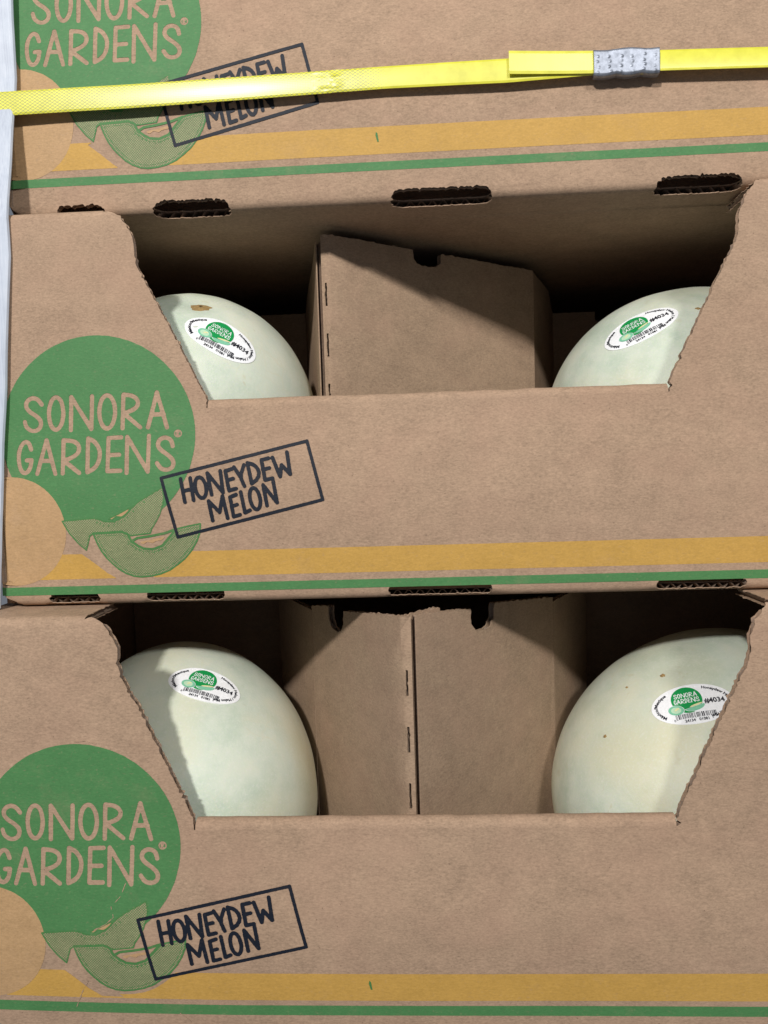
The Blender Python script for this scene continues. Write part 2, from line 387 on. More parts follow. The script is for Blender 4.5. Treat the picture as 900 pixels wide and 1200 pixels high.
STAMP = [[(-135.15,65.81),(-133.27,53.46)],[(-129.99,66.18),(-128.6,54.38)],[(-134.06,59.42),(-129.19,60.34)],[(-121.69,61.45),(-121.55,59.72),(-121.69,58.11),(-122.12,56.78),(-122.78,55.85),(-123.62,55.42),(-124.54,55.53),(-125.47,56.18),(-126.31,57.28),(-126.97,58.75),(-127.4,60.43),(-127.55,62.16),(-127.4,63.77),(-126.97,65.1),(-126.31,66.02),(-125.47,66.45),(-124.55,66.33),(-123.62,65.69),(-122.78,64.59),(-122.12,63.12),(-121.69,61.45)],[(-118.83,57.06),(-120.77,68.54),(-112.69,57.94),(-113.79,69.38)],[(-107.56,70.24),(-111.12,69.29),(-109.44,58.9),(-105.66,59.84)],[(-110.27,64.42),(-107.04,65.16)],[(-106.46,71.15),(-103.26,66.1)],[(-101.09,72.14),(-103.26,66.1),(-101.14,60.97)],[(-97.25,62.23),(-99.24,73.13),(-95.56,72.17),(-93.04,68.73),(-93.74,64.75),(-97.25,62.23)],[(-88.0,75.3),(-91.75,74.47),(-90.05,63.9),(-86.09,64.73)],[(-91.1,69.41),(-87.68,70.14)],[(-85.87,75.54),(-82.03,65.45),(-81.16,71.51),(-76.69,66.54),(-78.14,78.12)],[(-118.91,43.28),(-120.59,53.73),(-114.97,47.62),(-113.09,56.15),(-110.83,44.32)],[(-105.8,56.68),(-109.06,55.5),(-107.58,45.08),(-104.12,46.04)],[(-108.41,50.62),(-105.49,51.38)],[(-103.29,57.98),(-101.41,47.03),(-98.69,48.22)],[(-93.15,54.74),(-92.97,52.95),(-93.07,51.29),(-93.43,49.92),(-94.02,48.98),(-94.79,48.55),(-95.65,48.68),(-96.52,49.37),(-97.32,50.53),(-97.96,52.05),(-98.4,53.8),(-98.57,55.58),(-98.47,57.24),(-98.11,58.61),(-97.51,59.55),(-96.75,59.98),(-95.89,59.84),(-95.02,59.16),(-94.22,58.0),(-93.58,56.48),(-93.15,54.74)],[(-89.54,50.39),(-91.22,61.31),(-84.16,51.82),(-85.83,63.25)]]
FRAME = [[(-145.55,66.55),(-67.38,83.63),(-59.97,52.69),(-138.13,34.96),(-145.55,66.55)]]
S2 = [(-183.88,38.06),(-176.08,38.35),(-168.3,38.65),(-165.15,37.16),(-163.41,33.29),(-160.29,31.04),(-157.15,29.3),(-152.01,28.78),(-146.76,30.68),(-143.36,34.41),(-138.63,39.36),(-132.15,40.71),(-125.69,41.8),(-126.15,37.37),(-128.03,32.72),(-131.22,27.72),(-134.88,23.61),(-138.88,20.53),(-143.54,17.45),(-148.8,15.41),(-154.02,14.38),(-159.22,14.0),(-163.08,14.48),(-167.53,16.13),(-171.3,18.53),(-174.64,21.69),(-177.46,24.71),(-180.11,28.62),(-182.2,33.15)]
S2C = [(-165.15,37.16),(-160.08,35.11),(-152.95,35.94),(-145.16,37.25),(-138.63,39.36),(-143.36,34.41),(-146.76,30.68),(-152.01,28.78),(-157.15,29.3),(-160.29,31.04),(-163.41,33.29)]
S2P = [(-158.77,33.04),(-153.05,33.9),(-144.98,35.6),(-146.61,33.73),(-150.51,33.07),(-151.85,32.09),(-155.03,32.94),(-156.77,31.71),(-158.31,32.01)]
S1 = [(-200.39,45.15),(-191.9,45.68),(-183.44,46.21),(-180.23,45.61),(-177.06,44.25),(-171.9,44.1),(-166.59,46.75),(-162.49,51.08),(-157.13,55.11),(-151.19,58.35),(-145.25,61.59),(-144.58,56.89),(-145.15,53.11),(-146.94,48.1),(-149.34,43.72),(-152.11,39.73),(-152.87,37.47),(-163.24,36.47),(-168.3,38.65),(-183.88,38.06),(-185.9,36.83),(-188.26,29.22),(-192.6,33.18),(-196.85,38.66)]
S1P = [(-175.04,45.72),(-169.09,48.35),(-162.2,51.71),(-163.89,48.96),(-167.89,46.53),(-170.72,46.87),(-173.13,45.15)]
WEDGE = [(-191.61,27.64),(-184.74,22.33),(-177.89,16.64),(-170.97,12.36),(-159.31,12.08),(-171.3,18.53),(-177.46,24.71),(-182.2,33.15),(-184.94,37.7),(-188.0,29.21)]
DISC = ((-228.12,40.16),29.36)
mm = lambda ls: [[(x*.001, y*.001) for x, y in L] for L in ls]
def rounded(L, n=3):
    """smooth the gentle turns of a pen stroke, keep its sharp corners"""
    for _ in range(n):
        o = [L[0]]
        for a, b, c in zip(L[:-2], L[1:-1], L[2:]):
            t = abs((atan2(c[1]-b[1], c[0]-b[0])-atan2(b[1]-a[1], b[0]-a[0])+pi) % (2*pi)-pi)
            if t > radians(78): o.append(b)
            else: o += [(.25*a[0]+.75*b[0], .25*a[1]+.75*b[1]), (.75*b[0]+.25*c[0], .75*b[1]+.25*c[1])]
        L = o+[L[-1]]
    return L
LETTERS, REG, STAMP, FRAME = [rounded(L) for L in mm(LETTERS)], mm(REG), [rounded(L, 1) for L in mm(STAMP)], mm(FRAME)
S1, S2, S1P, S2P, S2C, WEDGE = mm([S1, S2, S1P, S2P, S2C, WEDGE])
DC, DR = (-.2281, .0402), .0294
CC, CR = (-.1790, .0905), .0524
disc_sd = lambda G, c, r: np.hypot(G[:, 0]-c[0], G[:, 1]-c[1])-r
_H = .00038
def logo_fn(G):
    rough = .00010*ndi(G, 900)+.00012*ndi(G, 260, 3)
    d = disc_sd(G, CC, CR)
    let = np.minimum(seg_dist(G, LETTERS)-.00118, seg_dist(G, REG)-.00034)
    cut = np.minimum(let, disc_sd(G, DC, DR-.0001))
    cut = np.minimum(cut, np.minimum(poly_sd(G, S1), poly_sd(G, S2))-.0002)
    return np.maximum(d, -cut)+rough
LOGO = region(-.2400, -.125, .036, .1436, _H, logo_fn)
def tint_fn(G):
    d = disc_sd(G, DC, DR); d = np.maximum(d, -(np.minimum(poly_sd(G, S1), poly_sd(G, S2))-.0003))
    return d+.0001*ndi(G, 700)
TINT = region(-.2400, -.197, .0105, .0712, .0005, tint_fn)
def hal_fn(G):
    a = np.maximum(poly_sd(G, S1), -(poly_sd(G, S2)-.0006)); a = np.maximum(a, -poly_sd(G, S1P))
    b = np.maximum(poly_sd(G, S2), -poly_sd(G, S2C))
    return np.minimum(a, b)
HALF = region(-.212, -.120, .008, .078, .00042, hal_fn)
def line_fn(G):
    s2d = poly_sd(G, S2)
    a = np.abs(s2d)-.00042; c = np.abs(s2d+.0016)-.00014
    ring = seg_dist(G, [S2[0:5]+S2C[1:5], S2[4:11]])-.00065
    b = np.maximum(np.abs(poly_sd(G, S1))-.00034, -(s2d-.0004))
    d = np.maximum(seg_dist(G, [S1P+S1P[:1]])-.00030, -(s2d-.0004))
    seeds = []
    for cav in (S2C[6:], S1[3:9]):
        q = resample(cav, .0021)
        cx_ = sum(p[0] for p in cav)/len(cav); cy_ = max(p[1] for p in cav)+.006
        for (x, y) in q:
            t = hypot(x-cx_, y-cy_); dx, dy = (x-cx_)/t, (y-cy_)/t
            seeds.append([(x+dx*.0014, y+dy*.0014), (x+dx*.0026, y+dy*.0026)])
    return np.minimum.reduce([a, b, c, d, ring, seg_dist(G, seeds)-.00018])+.00010*ndi(G, 900)
LINES = region(-.212, -.120, .008, .078, .00030, line_fn)
PULP = region(-.19, -.130, .030, .066, .0004, lambda G: np.minimum(poly_sd(G, S2P), np.maximum(poly_sd(G, S1P), -(poly_sd(G, S2)-.0006))))
STAMP_M = region(-.1485, -.0575, .0320, .0870, .00032, lambda G: np.minimum(seg_dist(G, STAMP)-.00100, seg_dist(G, FRAME)-.00085)+.00012*ndi(G, 800)+.00008*ndi(G, 2500))
def band_left(z0, z1, dx_, dz):
    def fn(G):
        Q = G-np.array((dx_, dz))
        d = np.maximum(z0-G[:, 1], G[:, 1]-z1)
        cut = np.minimum.reduce([disc_sd(Q, DC, DR-.0003), poly_sd(Q, WEDGE), poly_sd(Q, S1)-.0003, poly_sd(Q, S2)-.0005])
        return np.maximum(d, -cut)+.00012*ndi(G, 600)
    v, f = region(-.2400, -.0700, z0-.002, z1+.003, .0005, fn)
    o = len(v); xs = np.arange(-.0700, .2951, .005)
    v = v+[(x, z) for x in xs for z in (z0+.00006*noise.noise((x*300, 0, 0)), z1+.0001*noise.noise((x*300, 5, 0)))]
    f = f+[(o+2*i, o+2*i+2, o+2*i+3, o+2*i+1) for i in range(len(xs)-1)]
    return v, f

# ---------------------------------------------------------------- the boxes
XL, XR, BR_, T = -.238, .300, .005, .004
RL = .0035
def make_box(label, ox, oy, oz, zf, zt, zb, up, logo, stamp, yl, gl, seed, bk=.0, inner=False, rise=0., slot=(.0012, -.0138), scratch=()):
    root = thing('cardboard_box', label, 'cardboard box', (ox, oy, oz), 'printed melon boxes in the stack')
    R = BR_; s_of = lambda z: z-(zf+R); stop = zt-R-(zf+R)
    def bulge(x, z):
        zz = min(1, max(0, (z-zf)/(zb-zf))); xx = 1-(x/.30)**2
        b = -.0032*xx*sin(pi*zz)**2 if 0 < zz < 1 else 0
        return b+.0006*noise.noise((x*9+seed, z*11, seed))*min(1, max(0, (z-zf)/.02))*min(1, max(0, (x-XL)/.03))
    def mapf(u, s, off):
        if u < XL+RL-1e-5:
            a = (XL+RL-u)/RL; z = s+zf+R; q = max(.0002, RL-off)
            if a > pi/2: return (XL+RL-q, RL+(a-pi/2)*RL, z)
            return (XL+RL-q*sin(a), off+q*(1-cos(a)), z)
        if s < 0:
            a = -s/R
            if a > pi/2: return (u, R+(a-pi/2)*R, zf+off)
            return (u, R-(R-off)*cos(a), zf+R-(R-off)*sin(a))
        if s > stop:
            a = (s-stop)/R
            if a > pi/2: return (u, R+(a-pi/2)*R, zt-off)
            return (u, R-(R-off)*cos(a), zt-R+(R-off)*sin(a))
        z = s+zf+R
        return (u, off+bulge(u, z), z)
    ul = XL+RL-RL*pi/2-.003; smin = -.036; sback = stop+R*pi/2+.04
    zr = zb-.0045
    lp = [(-.1718, sback), (-.1715, stop+.004), (-.1685, s_of(.2075+up)), (-.1625, s_of(.2045+up)), (-.1572, s_of(.197+up)), (-.1548, s_of(.190+up)),
          (-.1552, s_of(.182+up)), (-.1535, s_of(.176+up*.9)), (-.1415, s_of(.153+up*.6)), (-.1300, s_of(.129+up*.2)), (-.1206, s_of(zb+.002)), (-.1203, s_of(zr))]
    left = torn(smoothline(lp[:2], 0)+smoothline(lp[2:10], 2)+lp[10:], .0014, .00042, seed)
    rp = [(-x, s) for x, s in lp]; rp[0] = (.1665, sback); rp[1] = (.1665, stop+.004)
    rp[2] = (.1640, rp[2][1])
    right = torn(smoothline(rp[:2], 0)+smoothline(rp[2:10], 2)+rp[10:], .0015, .0006, seed+5)
    base = [(x, s_of(zr)) for x in np.linspace(-.1203, .1203, 25)][1:-1]
    loop = [(XL+RL, smin), (XR, smin), (XR, sback)]+right+[tuple(p) for p in base[::-1]]+left[::-1]+[(XL+RL, sback), (XL+RL, stop), (ul, stop), (ul, 0), (XL+RL, 0)]
    loops = [loop]
    st, sb = slot
    if True:
        for k, (cx, wd) in enumerate(((-.197, .028), (-.136, .0425), (0, .0545), (.136, .0455), (.197, .028), (.262, .04))):
            r = min(.006, (st-sb)*.45); x0, x1 = cx-wd/2, cx+wd/2
            pts = [(x0+r, st), (x1-r, st)]+[(x1-r+r*sin(a), st-r+r*cos(a)) for a in (.5, 1.0, pi/2)]+[(x1-r+r*cos(a), sb+r-r*sin(a)) for a in (0, .5, 1.0)]
            pts += [(x1-r, sb), (x0+r, sb)]+[(x0+r-r*sin(a), sb+r-r*cos(a)) for a in (.5, 1.0, pi/2)]+[(x0+r-r*cos(a), st-r+r*sin(a)) for a in (0, .5, 1.0)]
            loops.append(torn(pts+[pts[0]], .0011, .00050, seed*3+k)[:-1])
    rows = [-.0015, -.003, -.0045, -.006, -.0078, stop+.0015, stop+.003, stop+.0045, stop+.006, stop+.0078]
    fp = corrugated('front_panel', loops, mapf, root, T, .011, rows, bend=.001)
    def put(name, VF, dx, dz, lift, m):
        v, f = VF
        rz = lambda x: rise*min(1, max(0, (-.10-x)/.13))**1.3 if 'stripe' in name else 0
        return link(name, [mapf(x+dx, s_of(z+dz+rz(x)), -lift) for x, z in v], f, m, fp)
    put('yellow_stripe', band_left(yl[0], yl[1], logo[0], logo[1]-rise), 0, 0, .00010, M_Y)
    put('pale_melon_print', TINT, *logo, .00013, M_T)
    put('green_disc_print', LOGO, *logo, .00016, M_G)
    put('melon_slice_print', HALF, *logo, .00018, M_HG)
    put('slice_pulp_print', PULP, *logo, .00020, M_T)
    put('slice_outline_print', LINES, *logo, .00023, M_OL)
    put('variety_stamp', STAMP_M, *stamp, .00030, M_N)
    xs = np.concatenate([[ul+.001], np.arange(XL+.0005, XR-.004, .004)])
    v = [(x, z+.00008*noise.noise((x*240, z*900, seed))) for x in xs for z in gl]
    put('green_stripe', (v, [(2*i, 2*i+2, 2*i+3, 2*i+1) for i in range(len(xs)-1)]), 0, 0, .00014, M_G)
    # rolled rim of the opening with its inner flap
    r = .0045; prof = [(r-r*cos(a), zr+r*sin(a)) for a in np.linspace(0, pi, 13)]+[(2*r+.0001*k, zr-(zr-zf-.030)*k/8) for k in range(1, 9)]
    xs = np.linspace(-.1196, .1196, 60); v = []; f = []
    for i, x in enumerate(xs):
        e = .0007*noise.noise((x*22, seed, 2))+.0004*noise.noise((x*90, seed, 5))
        k = min(1, (0.1196-abs(x))/.01)
        for j, (y, z) in enumerate(prof): v.append((x, y+bulge(x, zr)*max(0, 1-j/8), z+e*sin(pi*min(1, j/12))**2*k))
    n = len(prof); f = [(i*n+j, (i+1)*n+j, (i+1)*n+j+1, i*n+j+1) for i in range(len(xs)-1) for j in range(n-1)]
    o2 = len(v); v += [(x, y+(0 if j == 0 else 0), z) for x in (xs[0], xs[-1]) for j, (y, z) in enumerate([(r-(r-.0006)*cos(a), zr+(r-.0006)*sin(a)) for a in np.linspace(0, pi, 13)])]
    rim = link('folded_rim', v[:o2], f, M_K, root, True)
    sol = rim.modifiers.new('paper', 'SOLIDIFY'); sol.thickness = .0018; sol.offset = -1; sol.use_rim = False
    # remaining walls
    yb = R+(-smin-R*pi/2)
    D = .40
    link('bottom_panel', *box_mesh(XL+.0045, XR-.004, yb, D, zf, zf+T), M_K, root)
    link('side_panel', *box_mesh(XL, XL+T, RL+.0031, D, zf+.001, zt-.0005), M_K, root)
    link('side_panel', *box_mesh(XR, XR+T, .0, D, zf+.001, zt-.0005), M_K, root)
    link('back_panel', *box_mesh(XL, XR+T, D+.0003, D+T, zf+.001, zt+bk), M_K, root)
    if inner: link('slot_light_blocker', *box_mesh(XL+.006, XR-.006, .034, .038, zf+.0045, zt-.03), M_K, root)  # added board behind the slots, blocks light so they look dark
    tick = [(-.0332, yl[0]+.0062), (-.0324, yl[0]+.0062), (-.0330, yl[0]+.0105), (-.0338, yl[0]+.0112), (-.0341, yl[0]+.0095)]
    if scratch:
        xs_ = [p[0] for L in scratch for p in L]; zs_ = [p[1] for L in scratch for p in L]
        put('ink_scratch', region(min(xs_)-.001, max(xs_)+.001, min(zs_)-.001, max(zs_)+.001, .00030, lambda G: seg_dist(G, scratch)-.00016+.00030*ndi(G, 420)), 0, 0, .00036, M_K)['kind'] = 'stuff'
    if seed != 2: put('print_tick', (tick, [(0, 1, 2, 3, 4)]), 0, 0, .00026, M_OL)
    return root
SCR = [[(-.1556,.0773),(-.1591,.0692),(-.1642,.0638),(-.1632,.0584),(-.1674,.0548),(-.1738,.0516)],[(-.1784,.0244),(-.1819,.0184),(-.1855,.0101)],[(-.1817,.1491),(-.1738,.1494),(-.1681,.1480)],[(-.1316,.0066),(-.1260,.0016)]]
make_box('top printed cardboard box with the yellow strap stretched across its front', .00685, .01821, .22033, -.0095, .2085, .1073, 0,
         (.0012, 0.), (-.0042, -.0101), (.0150, .0288), (.0068, .0112), 1, 0, True)
make_box('middle cardboard box of the stack with a bent divider close behind its left melon', 0, 0, 0, -.0008, .2085, .1073, 0,
         (0., 0.), (0., 0.), (.0136, .0272), (.0053, .0098), 2, .0021, slot=(.0020, -.0040))
make_box('lowest cardboard box of the stack holding the two nearest large melons', -.00761, -.03018, -.21392, -.009, .2124, .1070, .0055,
         (-.0008, .0050), (-.0050, -.0095), (.0138, .0286), (.0056, .0110), 3, rise=.0026, scratch=SCR)

# ---------------------------------------------------------------- dividers
def divider_panel(root, name, p0, p1, z0, zt0, zt1, notches=(), fold=False, seed=0, slits=False, smoothfold=1.45, T=.004):
    e = Vector((p1[0]-p0[0], p1[1]-p0[1])); L = e.length; e /= L
    n = Vector((-e.y, e.x))
    if n.y < 0: n = -n
    r = .0045; um = -r*smoothfold if fold else 0
    def mapf(u, s, off):
        off_ = off
        if u < 0:
            a = -u/r; q = -(r-off_)*sin(a)*e+(r-(r-off_)*cos(a))*n
        else: q = u*e+off_*n
        w = .0012*noise.noise((u*14+seed, s*9, seed*2.3))*min(1, max(0, u/.06))
        return (p0[0]+q.x+w*n.x, p0[1]+q.y+w*n.y, s)
    top = [(um, zt0)]
    for (c, hw, dp) in notches:
        zt = zt0+(zt1-zt0)*c/L
        top += [(c-hw, zt), (c-hw*.95, zt-dp*.6), (c-hw*.6, zt-dp*.93), (c, zt-dp), (c+hw*.6, zt-dp*.93), (c+hw*.95, zt-dp*.6), (c+hw, zt)]
    top.append((L, zt1))
    top = torn(top, .0016, .00035, seed)
    loop = [(um, z0), (L, z0)]+top[::-1]
    loops = [loop]
    if slits:
        z = zt0-.028; uc = um*.55
        while z > z0+.02:
            loops.append(torn([(uc-.0006, z), (uc+.0006, z), (uc+.0007, z-.0135), (uc-.0007, z-.0135), (uc-.0006, z)], .0014, .0002, int(z*9000))[:-1]); z -= .0295
    rows = ()
    V, Tr = None, None
    o = corrugated(name, loops, mapf, root, T, .012, rows, bend=-1, dx=.0008 if not fold else .0006, lt=.0007, m=M_KV)
    return o
def divider(label, loc, z0, V, right, left, zts, notr, notl, edge_side, seed):
    """a sheet folded in a zigzag: right and left faces meet at V; raw edges of the plies show beside the fold"""
    root = thing('cardboard_divider', label, 'box divider', loc, 'folded dividers between the melons')
    zv, zr, zl = zts
    P = lambda p: (p[0]-loc[0], p[1]-loc[1])
    zz = lambda z: z-loc[2]
    if edge_side == 'left':           # fold on the right face, plies of the left wall behind it
        divider_panel(root, 'divider_panel', P(V), P(right[0]), zz(z0), zz(zv), zz(zr), notr, True, seed, True)
        lv = (V[0]-.0052, V[1]+.0042)
        divider_panel(root, 'divider_panel', P((lv[0]+.0002, lv[1]+.001)), P(left[0]), zz(z0), zz(zv-.001), zz(zl), notl, False, seed+1, T=.0040)
        divider_panel(root, 'divider_panel', P((lv[0]-.0046, lv[1]+.003)), P((left[0][0]-.0046, left[0][1])), zz(z0), zz(zv-.0015), zz(zl), (), False, seed+2, T=.0040)
    else:                              # mirrored: fold on the left face, plies of the right wall beside it
        divider_panel(root, 'divider_panel', P(V), P(left[0]), zz(z0), zz(zv), zz(zl), notl, True, seed, True)
        p1 = (V[0]+.0082, V[1]+.0008)
        e = Vector((right[0][0]-p1[0], right[0][1]-p1[1])).normalized(); n = Vector((-e.y, e.x))
        p2 = (p1[0]+.0046*n.x, p1[1]+.0046*n.y)
        divider_panel(root, 'divider_panel', P(p1), P(right[0]), zz(z0), zz(zv), zz(zr), notr, False, seed+1, T=.0038)
        divider_panel(root, 'divider_panel', P(p2), P((p2[0]+e.x*.025, p2[1]+e.y*.025)), zz(z0), zz(zv-.0008), zz(zv-.0010), (), False, seed+2, T=.0036)
    for a, b, za, zb_, *nt_ in right[1:]+left[1:]:
        divider_panel(root, 'divider_panel', P(a), P(b), zz(z0), zz(za), zz(zb_), nt_[0] if nt_ else (), False, seed+7)
    return root
divider('folded cardboard divider standing right of the melon with the stem scar', (0, .12, .005), .005, (-.0575, .055),
        [(.0742, .150), ((.0745, .1505), (.094, .205), .2025, .200), ((.0944, .2054), (.103, .24), .200, .190), ((.1034, .2404), (.285, .246), .190, .190, [(.043, .009, .011)])], [(-.0895, .20), ((-.0945, .2004), (-.2315, .206), .190, .190, [(.06, .009, .011)])], (.2060, .2030, .190),
        [(.0709, .0112, .0095)], (), 'left', 11)
divider('folded cardboard divider whose corner points forward in the lowest box', (-.01, .03, -.2125), -.2125, (-.0212, -.0150),
        [(.0731, .085), ((.0735, .0855), (.107, .150), -.020, -.020), ((.1074, .1505), (.112, .190), -.020, -.020), ((.1124, .1905), (.285, .195), -.012, -.012, [(.034, .0085, .012)])],
        [(-.0808, .085), ((-.0812, .0855), (-.114, .150), -.022, -.022), ((-.1144, .1505), (-.120, .190), -.022, -.022), ((-.1204, .1905), (-.2400, .195), -.012, -.012, [(.045, .0085, .012)])], (-.0070, -.0170, -.0190),
        [(.0570, .0110, .0140)], [(.0790, .0110, .0140)], 'right', 12)
# ---------------------------------------------------------------- melons
def surf(d, a, c, seed):
    """distance to the rind along unit direction d (local, long axis Z)"""
    k = 1/sqrt((d.x*d.x+d.y*d.y)/a**2+d.z*d.z/c**2)
    k *= 1+.006*noise.noise(d*1.7+Vector((seed, 0, 0)))+.003*noise.noise(d*5+Vector((0, seed, 0)))
    ph = atan2(d.y, d.x); k *= 1+.0022*cos(10*ph)*(1-d.z*d.z)**.5*max(0, abs(d.z))
    t = math.acos(max(-1, min(1, d.z)))
    k *= 1-.035*math.exp(-(t/.16)**2)
    return k
def text2d(s, size, bold=0., align='CENTER'):
    cu = bpy.data.curves.new('lettering', 'FONT'); cu.body = s; cu.size = size; cu.offset = bold; cu.align_x = align; cu.resolution_u = 2
    o = bpy.data.objects.new('lettering', cu); COL.objects.link(o); bpy.context.view_layer.update()
    me = bpy.data.meshes.new_from_object(o.evaluated_get(bpy.context.evaluated_depsgraph_get()))
    v = [(p.co.x, p.co.y) for p in me.vertices]; f = [tuple(p.vertices) for p in me.polygons]
    bpy.data.objects.remove(o); bpy.data.meshes.remove(me); bpy.data.curves.remove(cu); return v, f
SA, SB = .0222, .01235
kx = .022/288
U = lambda x, y: ((x-362)*kx, -(y-268)*kx)
def merge(*parts):
    V, Fc = [], []
    for v, f in parts:
        o = len(V); V += list(v); Fc += [tuple(i+o for i in q) for q in f]
    return V, Fc
def bent(s, size, a_mid, ra, rb, bold):
    v, f = text2d(s, size, bold)
    n = 400; ph = [a_mid-2.2+4.4*i/n for i in range(n+1)]; P = [(ra*cos(p), rb*sin(p)) for p in ph]
    cum = [0.]
    for p, q in zip(P[:-1], P[1:]): cum.append(cum[-1]+hypot(q[0]-p[0], q[1]-p[1]))
    mid_ = cum[n//2]; out = []
    for x, y in v:
        t = np.interp(mid_-x, cum, ph); px, py = ra*cos(t), rb*sin(t); nx, ny = px/ra**2, py/rb**2; l = hypot(nx, ny)
        out.append((px+nx/l*y, py+ny/l*y))
    return out, f
def ell_fn(c, rx, ry, rot=0):
    def fn(G):
        q = G-np.array(c); cr, sr = cos(rot), sin(rot); x = q[:, 0]*cr+q[:, 1]*sr; y = -q[:, 0]*sr+q[:, 1]*cr
        return (np.hypot(x/rx, y/ry)-1)*min(rx, ry)
    return fn
base_sd = ell_fn((0, 0), SA, SB)
LW = [[((x+.1798)*.155, (y-.0970)*.155+.0021) for x, y in L] for L in LETTERS]
gc = U(333, 232); gr = 107*kx
LW = [[(x+gc[0], y+gc[1]) for x, y in L] for L in LW]
ST_BASE = region(-SA-.001, SA+.001, -SB-.001, SB+.001, .0008, base_sd)
_s1 = ell_fn(U(243, 304), 54*kx, 38*kx, -.15); _s2 = ell_fn(U(374, 292), 70*kx, 36*kx, .12)
_half = lambda G: np.maximum(_s2(G), (G[:, 1]-(U(0, 296)[1]+.22*(G[:, 0]-U(372, 0)[0]))))
ST_GREEN = region(gc[0]-gr-.001, gc[0]+gr+.001, gc[1]-gr-.001, gc[1]+gr+.001, .00016,
                  lambda G: np.maximum(disc_sd(G, gc, gr), -np.minimum.reduce([seg_dist(G, LW)-.00021, _s1(G)-.0002, _half(G)-.0002])))
ST_MINT = region(-.016, .012, -.008, .003, .0002, lambda G: np.minimum(np.abs(_s1(G)+.0005)-.0005, np.abs(_half(G)+.0006)-.0006))
ST_PALE = region(-.016, .012, -.008, .003, .0002, lambda G: np.minimum(_s1(G)+.0010, _half(G)+.0012))
ST_CREAM = region(-.016, .012, -.008, .003, .0002, lambda G: np.minimum(ell_fn(U(250, 298), 20*kx, 7*kx, .5)(G), ell_fn(U(388, 284), 48*kx, 7*kx, .25)(G)))
def barcode():
    rnd = random.Random(4); x = 228; parts = []
    while x < 500:
        wd = rnd.choice((3, 3, 5, 8)); y1 = 384 if (x < 240 or x > 488 or 356 < x < 366) else 379
        (ax, ay), (bx, by) = U(x, 342), U(min(x+wd, 503), y1)
        nn = 4; v = []
        for i in range(nn+1): v += [(ax, ay+(by-ay)*i/nn), (bx, ay+(by-ay)*i/nn)]
        parts.append((v, [(2*i, 2*i+2, 2*i+3, 2*i+1) for i in range(nn)])); x += wd+rnd.choice((3, 3, 4, 7))
    return merge(*parts)
def shift(vf, x, y): return [(a+x, b+y) for a, b in vf[0]], vf[1]
ST_TEXT = merge(shift(text2d('#4034', .0041, .00013), *U(517, 281)),
                bent('México/Mexique',  .00262, radians(172), SA*.84, SB*.76, .00009),
                bent('Honeydew Melon / Melon Miel', .00240, radians(2), SA*.84, SB*.75, .00009),
                shift(text2d('24134   01081', .0022, .00007), *U(365, 407)),
                shift(text2d('0', .0019, .00003), *U(216, 390)), shift(text2d('0', .0019, .00003), *U(513, 388)))
ST_BARS = barcode()
